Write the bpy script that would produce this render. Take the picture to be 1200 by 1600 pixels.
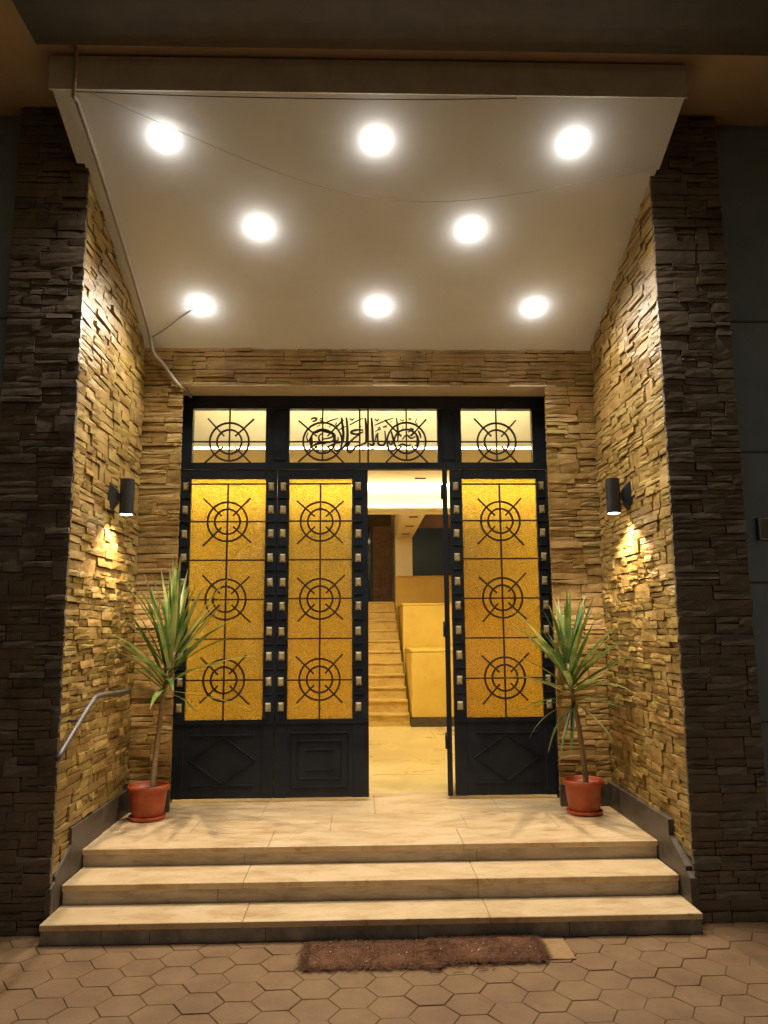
import bpy, bmesh, math, random
from mathutils import Vector, Matrix, noise

R = math.radians
random.seed(11)
for o in list(bpy.data.objects):
    bpy.data.objects.remove(o, do_unlink=True)
SC = bpy.context.scene
COL = SC.collection

# ------------------------------------------------------------------ camera
cam_d = bpy.data.cameras.new('camera')
cam = bpy.data.objects.new('camera', cam_d)
COL.objects.link(cam)
SC.camera = cam
cam_d.sensor_fit = 'VERTICAL'
cam_d.sensor_height = 36.0
cam_d.lens = 1215.8 / 1600 * 36.0
cam_d.clip_start = 0.05
cam_d.clip_end = 400
pi_, ya_, ro_ = R(8.642), R(1.774), R(-0.4115)
F_ = Vector((math.sin(ya_) * math.cos(pi_), math.cos(ya_) * math.cos(pi_), math.sin(pi_)))
R0 = Vector((math.cos(ya_), -math.sin(ya_), 0))
U0 = R0.cross(F_)
r_ = R0 * math.cos(ro_) + U0 * math.sin(ro_)
u_ = -R0 * math.sin(ro_) + U0 * math.cos(ro_)
CAM = Vector((0, 0, 1.60))
cam.matrix_world = Matrix(((r_.x, u_.x, -F_.x, CAM.x), (r_.y, u_.y, -F_.y, CAM.y), (r_.z, u_.z, -F_.z, CAM.z), (0, 0, 0, 1)))

# ------------------------------------------------------------------ world, night sky, faint street light
W = bpy.data.worlds.new('World')
SC.world = W
W.use_nodes = True
wn = W.node_tree
wn.nodes.clear()
w_out = wn.nodes.new('ShaderNodeOutputWorld')
w_bg = wn.nodes.new('ShaderNodeBackground')
w_sky = wn.nodes.new('ShaderNodeTexSky')
w_sky.sky_type = 'NISHITA'
w_sky.sun_disc = False
w_sky.sun_elevation = R(14)
w_sky.sun_rotation = R(150)
w_bg.inputs['Strength'].default_value = 0.012
wn.links.new(w_sky.outputs['Color'], w_bg.inputs['Color'])
wn.links.new(w_bg.outputs['Background'], w_out.inputs['Surface'])

sun_d = bpy.data.lights.new('sun', 'SUN')
sun_d.energy = 0.02
sun_d.angle = R(6)
sun_d.color = (1.0, 0.72, 0.45)
sun = bpy.data.objects.new('sun', sun_d)
COL.objects.link(sun)
sun.rotation_euler = Vector((-0.55, 0.8, -0.25)).to_track_quat('-Z', 'Y').to_euler()

vs = SC.view_settings
vs.view_transform = 'Standard'
vs.look = 'None'
vs.exposure = 0.50
vs.gamma = 1.0
vs.use_curve_mapping = False
SC.cycles.use_denoising = True
SC.cycles.max_bounces = 10
SC.cycles.diffuse_bounces = 6
SC.cycles.transparent_max_bounces = 12
SC.cycles.sample_clamp_indirect = 6.0
SC.cycles.use_light_tree = True

LAMP_W = 74.0           # each canopy downlight, beam
BULB_W = 0.8           # the part its domed bulb spills sideways
LAMP_COL = (1.0, 0.925, 0.80)

# ------------------------------------------------------------------ helpers
class MB:
    """collects shapes, then links them as one mesh object"""
    def __init__(self):
        self.v, self.f = [], []
    def add(self, vs_, fs_):
        n = len(self.v)
        self.v += [tuple(p) for p in vs_]
        self.f += [tuple(i + n for i in f) for f in fs_]
        return self
    def box(self, x0, x1, y0, y1, z0, z1):
        return self.add([(x0, y0, z0), (x1, y0, z0), (x1, y1, z0), (x0, y1, z0), (x0, y0, z1), (x1, y0, z1), (x1, y1, z1), (x0, y1, z1)],
                        [(0, 3, 2, 1), (4, 5, 6, 7), (0, 1, 5, 4), (1, 2, 6, 5), (2, 3, 7, 6), (3, 0, 4, 7)])
    def quad(self, a, b, c, d):
        return self.add([a, b, c, d], [(0, 1, 2, 3)])
    def tube(self, pts, rad, n=8, cap=True):
        pts = [Vector(p) for p in pts]
        rr = rad if isinstance(rad, (list, tuple)) else [rad] * len(pts)
        vs_, fs_ = [], []
        up = Vector((0, 0, 1))
        t0 = (pts[1] - pts[0]).normalized()
        if abs(t0.dot(up)) > 0.95:
            up = Vector((0, 1, 0))
        for i, p in enumerate(pts):
            t = (pts[min(i + 1, len(pts) - 1)] - pts[max(i - 1, 0)]).normalized()
            a = t.cross(up)
            if a.length < 1e-4:
                a = t.cross(Vector((1, 0, 0)))
            a.normalize()
            b = a.cross(t).normalized()
            for k in range(n):
                an = 2 * math.pi * k / n
                vs_.append(p + (a * math.cos(an) + b * math.sin(an)) * rr[i])
        for i in range(len(pts) - 1):
            for k in range(n):
                fs_.append((i * n + k, i * n + (k + 1) % n, (i + 1) * n + (k + 1) % n, (i + 1) * n + k))
        if cap:
            fs_.append(tuple(range(n))[::-1])
            fs_.append(tuple(range((len(pts) - 1) * n, len(pts) * n)))
        return self.add(vs_, fs_)
    def lathe(self, prof, n=32, c=(0, 0, 0)):
        vs_, fs_ = [], []
        m = len(prof)
        for k in range(n):
            a = 2 * math.pi * k / n
            for (r, z) in prof:
                vs_.append((c[0] + r * math.cos(a), c[1] + r * math.sin(a), c[2] + z))
        for k in range(n):
            for i in range(m - 1):
                k2 = (k + 1) % n
                fs_.append((k * m + i, k2 * m + i, k2 * m + i + 1, k * m + i + 1))
        return self.add(vs_, fs_)
    def build(self, name, mat, parent=None, smooth=False, bevel=0.0, fix=True):
        me = bpy.data.meshes.new(name)
        me.from_pydata(self.v, [], self.f)
        if fix or bevel:
            bm = bmesh.new()
            bm.from_mesh(me)
            if bevel:
                bmesh.ops.bevel(bm, geom=list(bm.edges), offset=bevel, segments=1, affect='EDGES', profile=0.7)
            bmesh.ops.recalc_face_normals(bm, faces=bm.faces)
            bm.to_mesh(me)
            bm.free()
        if smooth:
            me.polygons.foreach_set('use_smooth', [True] * len(me.polygons))
        me.materials.append(mat)
        o = bpy.data.objects.new(name, me)
        COL.objects.link(o)
        if parent:
            attach(o, parent)
        return o

def attach(o, parent):
    o.parent = parent
    o.matrix_parent_inverse = parent_world(parent).inverted()

def parent_world(p):
    m = Matrix.LocRotScale(p.location, p.rotation_euler, p.scale)
    if p.parent:
        m = parent_world(p.parent) @ p.matrix_parent_inverse @ m
    return m

def empty(name, loc=(0, 0, 0)):
    o = bpy.data.objects.new(name, None)
    COL.objects.link(o)
    o.location = loc
    o.empty_display_size = 0.1
    return o

def tag(o, label=None, cat=None, group=None, kind=None):
    if label: o['label'] = label
    if cat: o['category'] = cat
    if group: o['group'] = group
    if kind: o['kind'] = kind
    return o

def shared(name, mesh, parent, loc, rot=(0, 0, 0), scale=(1, 1, 1)):
    """another object using the same mesh data, placed in world space"""
    o = bpy.data.objects.new(name, mesh)
    COL.objects.link(o)
    o.location, o.rotation_euler, o.scale = loc, rot, scale
    if parent:
        attach(o, parent)
    return o

def curve_pts(pts, n=8):
    """Catmull-Rom through the points"""
    P = [Vector(p) for p in pts]
    P = [P[0] * 2 - P[1]] + P + [P[-1] * 2 - P[-2]]
    out = []
    for i in range(1, len(P) - 2):
        for k in range(n):
            t = k / n
            a, b, c, d = P[i - 1], P[i], P[i + 1], P[i + 2]
            out.append(0.5 * ((2 * b) + (c - a) * t + (2 * a - 5 * b + 4 * c - d) * t * t + (3 * b - a - 3 * c + d) * t ** 3))
    out.append(P[-2])
    return out

# ------------------------------------------------------------------ materials
def new_mat(name):
    m = bpy.data.materials.new(name)
    m.use_nodes = True
    nt = m.node_tree
    b = nt.nodes['Principled BSDF']
    return m, nt, b

def N(nt, t, **kw):
    n = nt.nodes.new(t)
    for k, v in kw.items():
        if k in n.inputs:
            n.inputs[k].default_value = v
        else:
            setattr(n, k, v)
    return n

def wpos(nt, scale=(1, 1, 1)):
    g = nt.nodes.new('ShaderNodeNewGeometry')
    mp = nt.nodes.new('ShaderNodeMapping')
    mp.inputs['Scale'].default_value = scale
    nt.links.new(g.outputs['Position'], mp.inputs['Vector'])
    return mp.outputs['Vector']

def mottled(name, cols, scale=6.0, rough=(0.5, 0.7), bump=0.15, bump_scale=40.0, dist=0.01, spec=0.4, island=0.0, stretch=(1, 1, 1), metallic=0.0, detail=6, fine=None, coat=0.0, stain=None):
    """noise-mixed base colour, rough map and bump; island > 0 varies value per loose piece"""
    m, nt, b = new_mat(name)
    L = nt.links
    v = wpos(nt, stretch)
    n1 = N(nt, 'ShaderNodeTexNoise', Scale=scale, Detail=detail, Roughness=0.6)
    L.new(v, n1.inputs['Vector'])
    cr = nt.nodes.new('ShaderNodeValToRGB')
    e = cr.color_ramp.elements
    e[0].position, e[0].color = 0.30, (*cols[0], 1)
    e[1].position, e[1].color = 0.70, (*cols[-1], 1)
    for i, c in enumerate(cols[1:-1]):
        k = e.new(0.30 + 0.40 * (i + 1) / (len(cols) - 1))
        k.color = (*c, 1)
    L.new(n1.outputs['Fac'], cr.inputs['Fac'])
    col = cr.outputs['Color']
    if island:
        g = nt.nodes.new('ShaderNodeNewGeometry')
        hv = N(nt, 'ShaderNodeHueSaturation')
        mr = N(nt, 'ShaderNodeMapRange')
        mr.inputs['To Min'].default_value = 1 - island
        mr.inputs['To Max'].default_value = 1 + island
        L.new(g.outputs['Random Per Island'], mr.inputs['Value'])
        L.new(mr.outputs['Result'], hv.inputs['Value'])
        mr2 = N(nt, 'ShaderNodeMath', operation='MULTIPLY_ADD')
        fr = N(nt, 'ShaderNodeMath', operation='FRACT')
        ml = N(nt, 'ShaderNodeMath', operation='MULTIPLY')
        ml.inputs[1].default_value = 17.3
        L.new(g.outputs['Random Per Island'], ml.inputs[0])
        L.new(ml.outputs[0], fr.inputs[0])
        L.new(fr.outputs[0], mr2.inputs[0])
        mr2.inputs[1].default_value = 0.018
        mr2.inputs[2].default_value = 0.489
        L.new(mr2.outputs[0], hv.inputs['Hue'])
        L.new(col, hv.inputs['Color'])
        col = hv.outputs['Color']
    if stain:
        # dirt with a shape of its own: (scale, from, to, strength, colour)
        for (sc, lo, hi, amt, scol) in stain:
            ns = N(nt, 'ShaderNodeTexNoise', Scale=sc, Detail=7.0, Roughness=0.68, Distortion=0.6)
            L.new(wpos(nt, stretch), ns.inputs['Vector'])
            ms = N(nt, 'ShaderNodeMapRange')
            ms.inputs['From Min'].default_value, ms.inputs['From Max'].default_value = lo, hi
            ms.inputs['To Max'].default_value = amt
            L.new(ns.outputs['Fac'], ms.inputs['Value'])
            mx = nt.nodes.new('ShaderNodeMix')
            mx.data_type = 'RGBA'
            mx.blend_type = 'MULTIPLY'
            L.new(ms.outputs['Result'], mx.inputs[0])
            L.new(col, mx.inputs[6])
            mx.inputs[7].default_value = (*scol, 1)
            col = mx.outputs[2]
    L.new(col, b.inputs['Base Color'])
    rr = N(nt, 'ShaderNodeMapRange')
    rr.inputs['From Min'].default_value = 0.3
    rr.inputs['From Max'].default_value = 0.7
    rr.inputs['To Min'].default_value, rr.inputs['To Max'].default_value = rough
    L.new(n1.outputs['Fac'], rr.inputs['Value'])
    L.new(rr.outputs['Result'], b.inputs['Roughness'])
    b.inputs['Specular IOR Level'].default_value = spec
    b.inputs['Metallic'].default_value = metallic
    if coat:
        b.inputs['Coat Weight'].default_value = coat
        b.inputs['Coat Roughness'].default_value = 0.25
    if bump:
        n2 = N(nt, 'ShaderNodeTexNoise', Scale=bump_scale, Detail=8.0, Roughness=0.65)
        L.new(v, n2.inputs['Vector'])
        bp = N(nt, 'ShaderNodeBump', Strength=bump, Distance=dist)
        L.new(n2.outputs['Fac'], bp.inputs['Height'])
        L.new(bp.outputs['Normal'], b.inputs['Normal'])
    return m

def plain(name, col, rough=0.5, metallic=0.0, spec=0.5):
    return mottled(name, [tuple(c * 0.86 for c in col), tuple(min(1, c * 1.12) for c in col)], scale=9, rough=(max(0.05, rough - 0.08), min(1, rough + 0.08)), bump=0.05, bump_scale=60, metallic=metallic, spec=spec)

def emit(name, col, strength):
    m = bpy.data.materials.new(name)
    m.use_nodes = True
    nt = m.node_tree
    nt.nodes.clear()
    o = nt.nodes.new('ShaderNodeOutputMaterial')
    e = nt.nodes.new('ShaderNodeEmission')
    e.inputs['Color'].default_value = (*col, 1)
    e.inputs['Strength'].default_value = strength
    nt.links.new(e.outputs[0], o.inputs['Surface'])
    return m

M = {}
M['stone'] = mottled('ledge_stone', [(0.20, 0.126, 0.034), (0.32, 0.213, 0.060), (0.42, 0.30, 0.098)], stain=[(9.0, 0.52, 0.70, 0.55, (0.50, 0.40, 0.32)), (1.3, 0.45, 0.65, 0.35, (0.72, 0.58, 0.46))], scale=5, rough=(0.32, 0.58), bump=0.6, bump_scale=42, dist=0.012, spec=0.45, island=0.16)
M['stone_weathered'] = mottled('weathered_ledge_stone', [(0.070, 0.056, 0.039), (0.12, 0.095, 0.063), (0.16, 0.124, 0.082)], scale=4, rough=(0.32, 0.6), bump=0.45, bump_scale=34, dist=0.008, spec=0.45, island=0.28)  # ledge stone darkened: the pier fronts' dimmer light is put into the colour
M['mortar'] = mottled('mortar', [(0.055, 0.035, 0.016), (0.10, 0.064, 0.028)], scale=12, rough=(0.8, 0.95), bump=0.3)
M['marble'] = mottled('cream_marble', [(0.50, 0.375, 0.19), (0.58, 0.45, 0.25), (0.62, 0.495, 0.30)], stain=[(4.0, 0.48, 0.66, 0.7, (0.68, 0.56, 0.43)), (22.0, 0.58, 0.70, 0.7, (0.52, 0.43, 0.33))], scale=3.0, rough=(0.28, 0.5), bump=0.06, bump_scale=30, dist=0.004, stretch=(1, 2.2, 1), island=0.05)
M['riser'] = mottled('riser_marble', [(0.36, 0.295, 0.205), (0.50, 0.43, 0.315), (0.58, 0.50, 0.375)], stain=[(6.0, 0.48, 0.66, 0.6, (0.52, 0.46, 0.38)), (26.0, 0.60, 0.72, 0.6, (0.40, 0.34, 0.27))], scale=5.0, rough=(0.4, 0.65), bump=0.12, bump_scale=40, dist=0.004, stretch=(0.7, 1, 3), island=0.06)
M['riser_dirty'] = mottled('stained_riser', [(0.12, 0.112, 0.098), (0.22, 0.20, 0.165), (0.36, 0.32, 0.25)], scale=7.0, rough=(0.5, 0.75), bump=0.15, bump_scale=40, dist=0.004, island=0.12)
M['plinth'] = mottled('grey_plinth', [(0.055, 0.044, 0.032), (0.10, 0.082, 0.060)], scale=14, rough=(0.35, 0.55), bump=0.08, island=0.08)
M['ceiling'] = mottled('ceiling_paint', [(0.75, 0.79, 0.87), (0.81, 0.85, 0.93)], stain=[(1.1, 0.5, 0.7, 0.22, (0.80, 0.76, 0.70))], scale=1.6, rough=(0.75, 0.9), bump=0.05, bump_scale=14)
M['cream'] = mottled('cream_plaster', [(0.62, 0.53, 0.38), (0.70, 0.61, 0.46)], scale=2.5, rough=(0.7, 0.9), bump=0.06)
M['fascia'] = mottled('grey_render', [(0.68, 0.66, 0.63), (0.78, 0.76, 0.73)], stain=[(3.0, 0.45, 0.65, 0.5, (0.7, 0.68, 0.66))], scale=4, rough=(0.8, 0.95), bump=0.2, bump_scale=20)
M['dark_render'] = mottled('dark_render', [(0.085, 0.080, 0.076), (0.12, 0.113, 0.106)], scale=5, rough=(0.8, 0.95), bump=0.15)
M['ochre'] = mottled('ochre_soffit', [(0.52, 0.39, 0.25), (0.60, 0.46, 0.31)], scale=3, rough=(0.8, 0.95), bump=0.1)
M['blue_wall'] = mottled('blue_grey_plaster', [(0.17, 0.22, 0.27), (0.25, 0.31, 0.37)], scale=3, rough=(0.7, 0.9), bump=0.2, bump_scale=18)
M['paver'] = mottled('hex_paver', [(0.150, 0.088, 0.036), (0.195, 0.121, 0.051), (0.225, 0.148, 0.068)], stain=[(1.6, 0.46, 0.64, 0.5, (0.70, 0.62, 0.52)), (11.0, 0.56, 0.72, 0.5, (0.62, 0.55, 0.46))], scale=3.5, rough=(0.6, 0.85), bump=0.35, bump_scale=60, dist=0.005, island=0.08)
M['joint'] = mottled('sand_joint', [(0.125, 0.074, 0.031), (0.18, 0.108, 0.045)], scale=20, rough=(0.9, 1.0), bump=0.5, bump_scale=80)
M['door'] = mottled('blue_black_paint', [(0.008, 0.010, 0.015), (0.014, 0.018, 0.025)], scale=8, rough=(0.28, 0.45), bump=0.06, bump_scale=25, spec=0.28)
M['iron'] = mottled('brown_iron', [(0.020, 0.009, 0.006), (0.035, 0.016, 0.010)], scale=30, rough=(0.4, 0.6), bump=0.1)
M['script'] = mottled('script_iron', [(0.030, 0.027, 0.020), (0.05, 0.045, 0.033)], scale=30, rough=(0.4, 0.6), bump=0.1)
M['stud'] = mottled('brass_stud', [(0.30, 0.235, 0.115), (0.44, 0.36, 0.19)], scale=30, rough=(0.35, 0.55), bump=0.05, metallic=0.1)
M['chrome'] = plain('steel_tube', (0.085, 0.072, 0.064), 0.5, 0.1)
M['black'] = plain('black_metal', (0.018, 0.018, 0.020), 0.4)
M['pvc'] = plain('pale_pvc', (0.46, 0.42, 0.36), 0.45)
M['wire'] = plain('thin_wire', (0.10, 0.085, 0.07), 0.6)
M['pot'] = plain('terracotta_plastic', (0.40, 0.080, 0.026), 0.42)
M['soil'] = mottled('soil', [(0.03, 0.02, 0.012), (0.07, 0.045, 0.028)], scale=40, rough=(0.9, 1), bump=0.8)
M['trunk'] = mottled('cane', [(0.22, 0.15, 0.075), (0.36, 0.26, 0.14)], scale=14, rough=(0.6, 0.8), bump=0.5, bump_scale=50, stretch=(1, 1, 6))
M['mat'] = mottled('coir', [(0.075, 0.030, 0.013), (0.135, 0.056, 0.024), (0.19, 0.085, 0.038)], scale=30, rough=(0.9, 1.0), bump=0.9, bump_scale=160, dist=0.01)
M['matback'] = mottled('mat_backing', [(0.26, 0.15, 0.06), (0.34, 0.21, 0.09)], scale=25, rough=(0.7, 0.9), bump=0.3, bump_scale=120)
M['trim'] = plain('white_trim', (0.75, 0.73, 0.70), 0.35)
M['yellow'] = mottled('yellow_plaster', [(0.66, 0.46, 0.090), (0.76, 0.56, 0.14)], stain=[(2.2, 0.48, 0.66, 0.35, (0.80, 0.70, 0.50)), (9.0, 0.6, 0.72, 0.35, (0.7, 0.6, 0.4))], scale=2.5, rough=(0.45, 0.7), bump=0.1, bump_scale=18)
M['yellow_d'] = mottled('ochre_plaster', [(0.42, 0.26, 0.05), (0.50, 0.33, 0.075)], scale=2.5, rough=(0.5, 0.7), bump=0.1)
M['stair'] = mottled('stair_stone', [(0.44, 0.29, 0.085), (0.62, 0.44, 0.14), (0.68, 0.50, 0.18)], stain=[(12.0, 0.58, 0.70, 0.6, (0.5, 0.4, 0.28))], scale=6, rough=(0.5, 0.75), bump=0.2, bump_scale=30, stretch=(1, 1, 2))
M['lobby_floor'] = mottled('lobby_marble', [(0.68, 0.53, 0.23), (0.76, 0.61, 0.29)], stain=[(2.0, 0.5, 0.68, 0.3, (0.82, 0.74, 0.6))], scale=1.6, rough=(0.22, 0.4), bump=0.02)
M['lobby_paint'] = mottled('lobby_paint', [(0.70, 0.62, 0.44), (0.76, 0.68, 0.50)], scale=2, rough=(0.7, 0.9), bump=0.04)
M['brown_brick'] = mottled('brown_cladding', [(0.13, 0.075, 0.05), (0.21, 0.13, 0.085)], scale=6, rough=(0.6, 0.8), bump=0.4, island=0.25)
M['debris'] = plain('paper_scrap', (0.62, 0.55, 0.45), 0.8)

def leaf_mat():
    m, nt, b = new_mat('strap_leaf')
    L = nt.links
    v = wpos(nt)
    n1 = N(nt, 'ShaderNodeTexNoise', Scale=9.0, Detail=3.0)
    L.new(v, n1.inputs['Vector'])
    g = nt.nodes.new('ShaderNodeObjectInfo')
    ad = N(nt, 'ShaderNodeMath', operation='MULTIPLY_ADD')
    L.new(g.outputs['Random'], ad.inputs[0])
    ad.inputs[1].default_value = 0.5
    L.new(n1.outputs['Fac'], ad.inputs[2])
    cr = nt.nodes.new('ShaderNodeValToRGB')
    e = cr.color_ramp.elements
    e[0].position, e[0].color = 0.42, (0.040, 0.095, 0.020, 1)
    e[1].position, e[1].color = 0.98, (0.31, 0.32, 0.10, 1)
    k = e.new(0.7)
    k.color = (0.105, 0.175, 0.036, 1)
    L.new(ad.outputs[0], cr.inputs['Fac'])
    ta = nt.nodes.new('ShaderNodeAttribute')
    ta.attribute_name = 'tip'
    tm = N(nt, 'ShaderNodeMapRange')
    tm.inputs['From Min'].default_value, tm.inputs['From Max'].default_value = 0.86, 1.02
    L.new(ta.outputs['Fac'], tm.inputs['Value'])
    tmx = nt.nodes.new('ShaderNodeMix')
    tmx.data_type = 'RGBA'
    L.new(tm.outputs['Result'], tmx.inputs[0])
    L.new(cr.outputs['Color'], tmx.inputs[6])
    tmx.inputs[7].default_value = (0.30, 0.20, 0.08, 1)
    L.new(tmx.outputs[2], b.inputs['Base Color'])
    b.inputs['Roughness'].default_value = 0.36
    b.inputs['Specular IOR Level'].default_value = 0.5
    tr = nt.nodes.new('ShaderNodeBsdfTranslucent')
    L.new(cr.outputs['Color'], tr.inputs['Color'])
    mx = N(nt, 'ShaderNodeMixShader')
    mx.inputs[0].default_value = 0.22
    L.new(b.outputs[0], mx.inputs[1])
    L.new(tr.outputs[0], mx.inputs[2])
    L.new(mx.outputs[0], nt.nodes['Material Output'].inputs['Surface'])
    return m
M['leaf'] = leaf_mat()

def clear_glass():
    m = bpy.data.materials.new('clear_glass')
    m.use_nodes = True
    nt = m.node_tree
    nt.nodes.clear()
    o = nt.nodes.new('ShaderNodeOutputMaterial')
    t = N(nt, 'ShaderNodeBsdfTransparent')
    t.inputs['Color'].default_value = (0.93, 0.93, 0.88, 1)
    g = N(nt, 'ShaderNodeBsdfGlossy', Roughness=0.03)
    f = N(nt, 'ShaderNodeFresnel', IOR=1.45)
    mx = N(nt, 'ShaderNodeMixShader')
    nt.links.new(f.outputs[0], mx.inputs[0])
    nt.links.new(t.outputs[0], mx.inputs[1])
    nt.links.new(g.outputs[0], mx.inputs[2])
    nt.links.new(mx.outputs[0], o.inputs['Surface'])
    return m
M['clear'] = clear_glass()

def amber_glass():
    """pressed amber glass: fine pebbled relief, light diffuses through it"""
    m = bpy.data.materials.new('amber_glass')
    m.use_nodes = True
    nt = m.node_tree
    nt.nodes.clear()
    L = nt.links
    o = nt.nodes.new('ShaderNodeOutputMaterial')
    v = wpos(nt)
    vo = N(nt, 'ShaderNodeTexVoronoi', Scale=95.0)
    vo.feature = 'SMOOTH_F1'
    L.new(v, vo.inputs['Vector'])
    no = N(nt, 'ShaderNodeTexNoise', Scale=150.0, Detail=3.0)
    L.new(v, no.inputs['Vector'])
    ad = N(nt, 'ShaderNodeMath', operation='ADD')
    L.new(vo.outputs['Distance'], ad.inputs[0])
    L.new(no.outputs['Fac'], ad.inputs[1])
    bp = N(nt, 'ShaderNodeBump', Strength=0.9, Distance=0.006)
    L.new(ad.outputs[0], bp.inputs['Height'])
    cr = nt.nodes.new('ShaderNodeValToRGB')
    e = cr.color_ramp.elements
    e[0].position, e[0].color = 0.40, (0.54, 0.395, 0.078, 1)
    e[1].position, e[1].color = 1.05, (0.93, 0.79, 0.30, 1)
    L.new(ad.outputs[0], cr.inputs['Fac'])
    tl = N(nt, 'ShaderNodeBsdfTranslucent')
    L.new(cr.outputs['Color'], tl.inputs['Color'])
    L.new(bp.outputs['Normal'], tl.inputs['Normal'])
    rf = N(nt, 'ShaderNodeBsdfRefraction', Roughness=0.20, IOR=1.18)
    L.new(cr.outputs['Color'], rf.inputs['Color'])
    L.new(bp.outputs['Normal'], rf.inputs['Normal'])
    m1 = N(nt, 'ShaderNodeMixShader')
    m1.inputs[0].default_value = 0.32
    L.new(rf.outputs[0], m1.inputs[1])
    L.new(tl.outputs[0], m1.inputs[2])
    gl = N(nt, 'ShaderNodeBsdfGlossy', Roughness=0.18)
    L.new(bp.outputs['Normal'], gl.inputs['Normal'])
    m2 = N(nt, 'ShaderNodeMixShader')
    m2.inputs[0].default_value = 0.06
    L.new(m1.outputs[0], m2.inputs[1])
    L.new(gl.outputs[0], m2.inputs[2])
    L.new(m2.outputs[0], o.inputs['Surface'])
    return m
M['amber'] = amber_glass()

def dark_mirror():
    m, nt, b = new_mat('dark_mirror')
    b.inputs['Base Color'].default_value = (0.018, 0.038, 0.090, 1)
    b.inputs['Roughness'].default_value = 0.06
    b.inputs['Specular IOR Level'].default_value = 0.12
    return m
M['mirror'] = dark_mirror()
M['lens'] = emit('lamp_lens', (1.0, 0.90, 0.70), 22.0)
M['led'] = emit('led_strip', (1.0, 0.86, 0.55), 15.0)
M['led_dim'] = emit('led_strip_dim', (1.0, 0.88, 0.62), 8.0)
M['led_cove'] = emit('led_cove', (1.0, 0.86, 0.55), 16.0)
M['fill_front'] = emit('fill_front', (1.0, 0.86, 0.56), 16.0)  # glow of the added panel over the lobby front
M['fill_panel'] = emit('fill_panel', (1.0, 0.84, 0.50), 42.0)  # glow of the added panel over the stairwell

# ------------------------------------------------------------------ dimensions (metres)
GZ, S3, S2, PZ = 0.0, 0.105, 0.215, 0.32           # ground, first tread, second tread, porch
Y3, Y2, Y1 = 4.347, 4.625, 4.943                    # front edges
XL, XR = -1.665, 1.812                              # between plinths
WL, WR = -1.695, 1.862                              # wall cores behind the stones
YP = 4.515                                          # core of the pier fronts
YB = 5.925                                          # core of the back wall front
YD = 6.184                                          # door plane
def ceil_z(y): return 3.809 - 0.448 * (y - 5.896)

# ------------------------------------------------------------------ pavement with hexagonal pavers
ground = MB().quad((-60, -60, -0.0045), (60, -60, -0.0045), (60, 4.7, -0.0045), (-60, 4.7, -0.0045)).build('pavement', M['joint'])
tag(ground, 'brown hexagonal paving in front of the steps', None, None, 'structure')
def paver_geo(rad, h, seed):
    rn = random.Random(seed)
    vs_, fs_ = [], []
    for (s, z) in ((1.0, -0.03), (1.0, -0.004), (0.975, 0.0)):
        for k in range(6):
            a = math.pi / 3 * k
            vs_.append((rad * s * math.cos(a), rad * s * math.sin(a), z + (rn.uniform(-0.0012, 0.0012) if z == 0 else 0)))
    for j in (0, 1):
        for k in range(6):
            fs_.append((j * 6 + k, j * 6 + (k + 1) % 6, (j + 1) * 6 + (k + 1) % 6, (j + 1) * 6 + k))
    fs_.append(tuple(range(12, 18)))
    return vs_, fs_
HR = 0.112
hexes = []
ca, sa = math.cos(R(1.6)), math.sin(R(1.6))
for i in range(-30, 31):
    for j in range(-4, 24):
        hx = i * HR * 1.5
        hy = (j + 0.5 * (i % 2)) * HR * math.sqrt(3)
        x, y = 0.04 + hx * ca - hy * sa, 1.0 + hx * sa + hy * ca
        lim = 4.42 if -1.72 < x < 1.86 else 4.58
        if abs(x) < 4.2 and 0.9 < y < lim:
            hexes.append((x, y))
hexes.sort(key=lambda p: (p[0] - 0.12) ** 2 * 0.45 + (p[1] - 4.0) ** 2 * 2.2)
meshes = []
for s in range(5):
    v_, f_ = paver_geo(HR - 0.0019, 0.03, s)
    me = bpy.data.meshes.new('paver')
    me.from_pydata(v_, [], f_)
    me.materials.append(M['paver'])
    meshes.append(me)
rest = MB()
for n, (x, y) in enumerate(hexes):
    dz, tx, ty = random.uniform(-0.0016, 0.0016), random.uniform(-0.007, 0.007), random.uniform(-0.007, 0.007)
    if n < 290:
        shared('paver', meshes[n % 5], ground, (x, y, dz), (tx, ty, R(1.6) + math.pi / 3 * (n % 6) + random.uniform(-0.02, 0.02)))
    else:
        v_, f_ = paver_geo(HR - 0.0019, 0.03, n % 5)
        rest.add([(a + x, b + y, c + dz) for (a, b, c) in v_], f_)
tag(rest.build('paver_field', M['paver'], ground), None, None, None, 'stuff')

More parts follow.
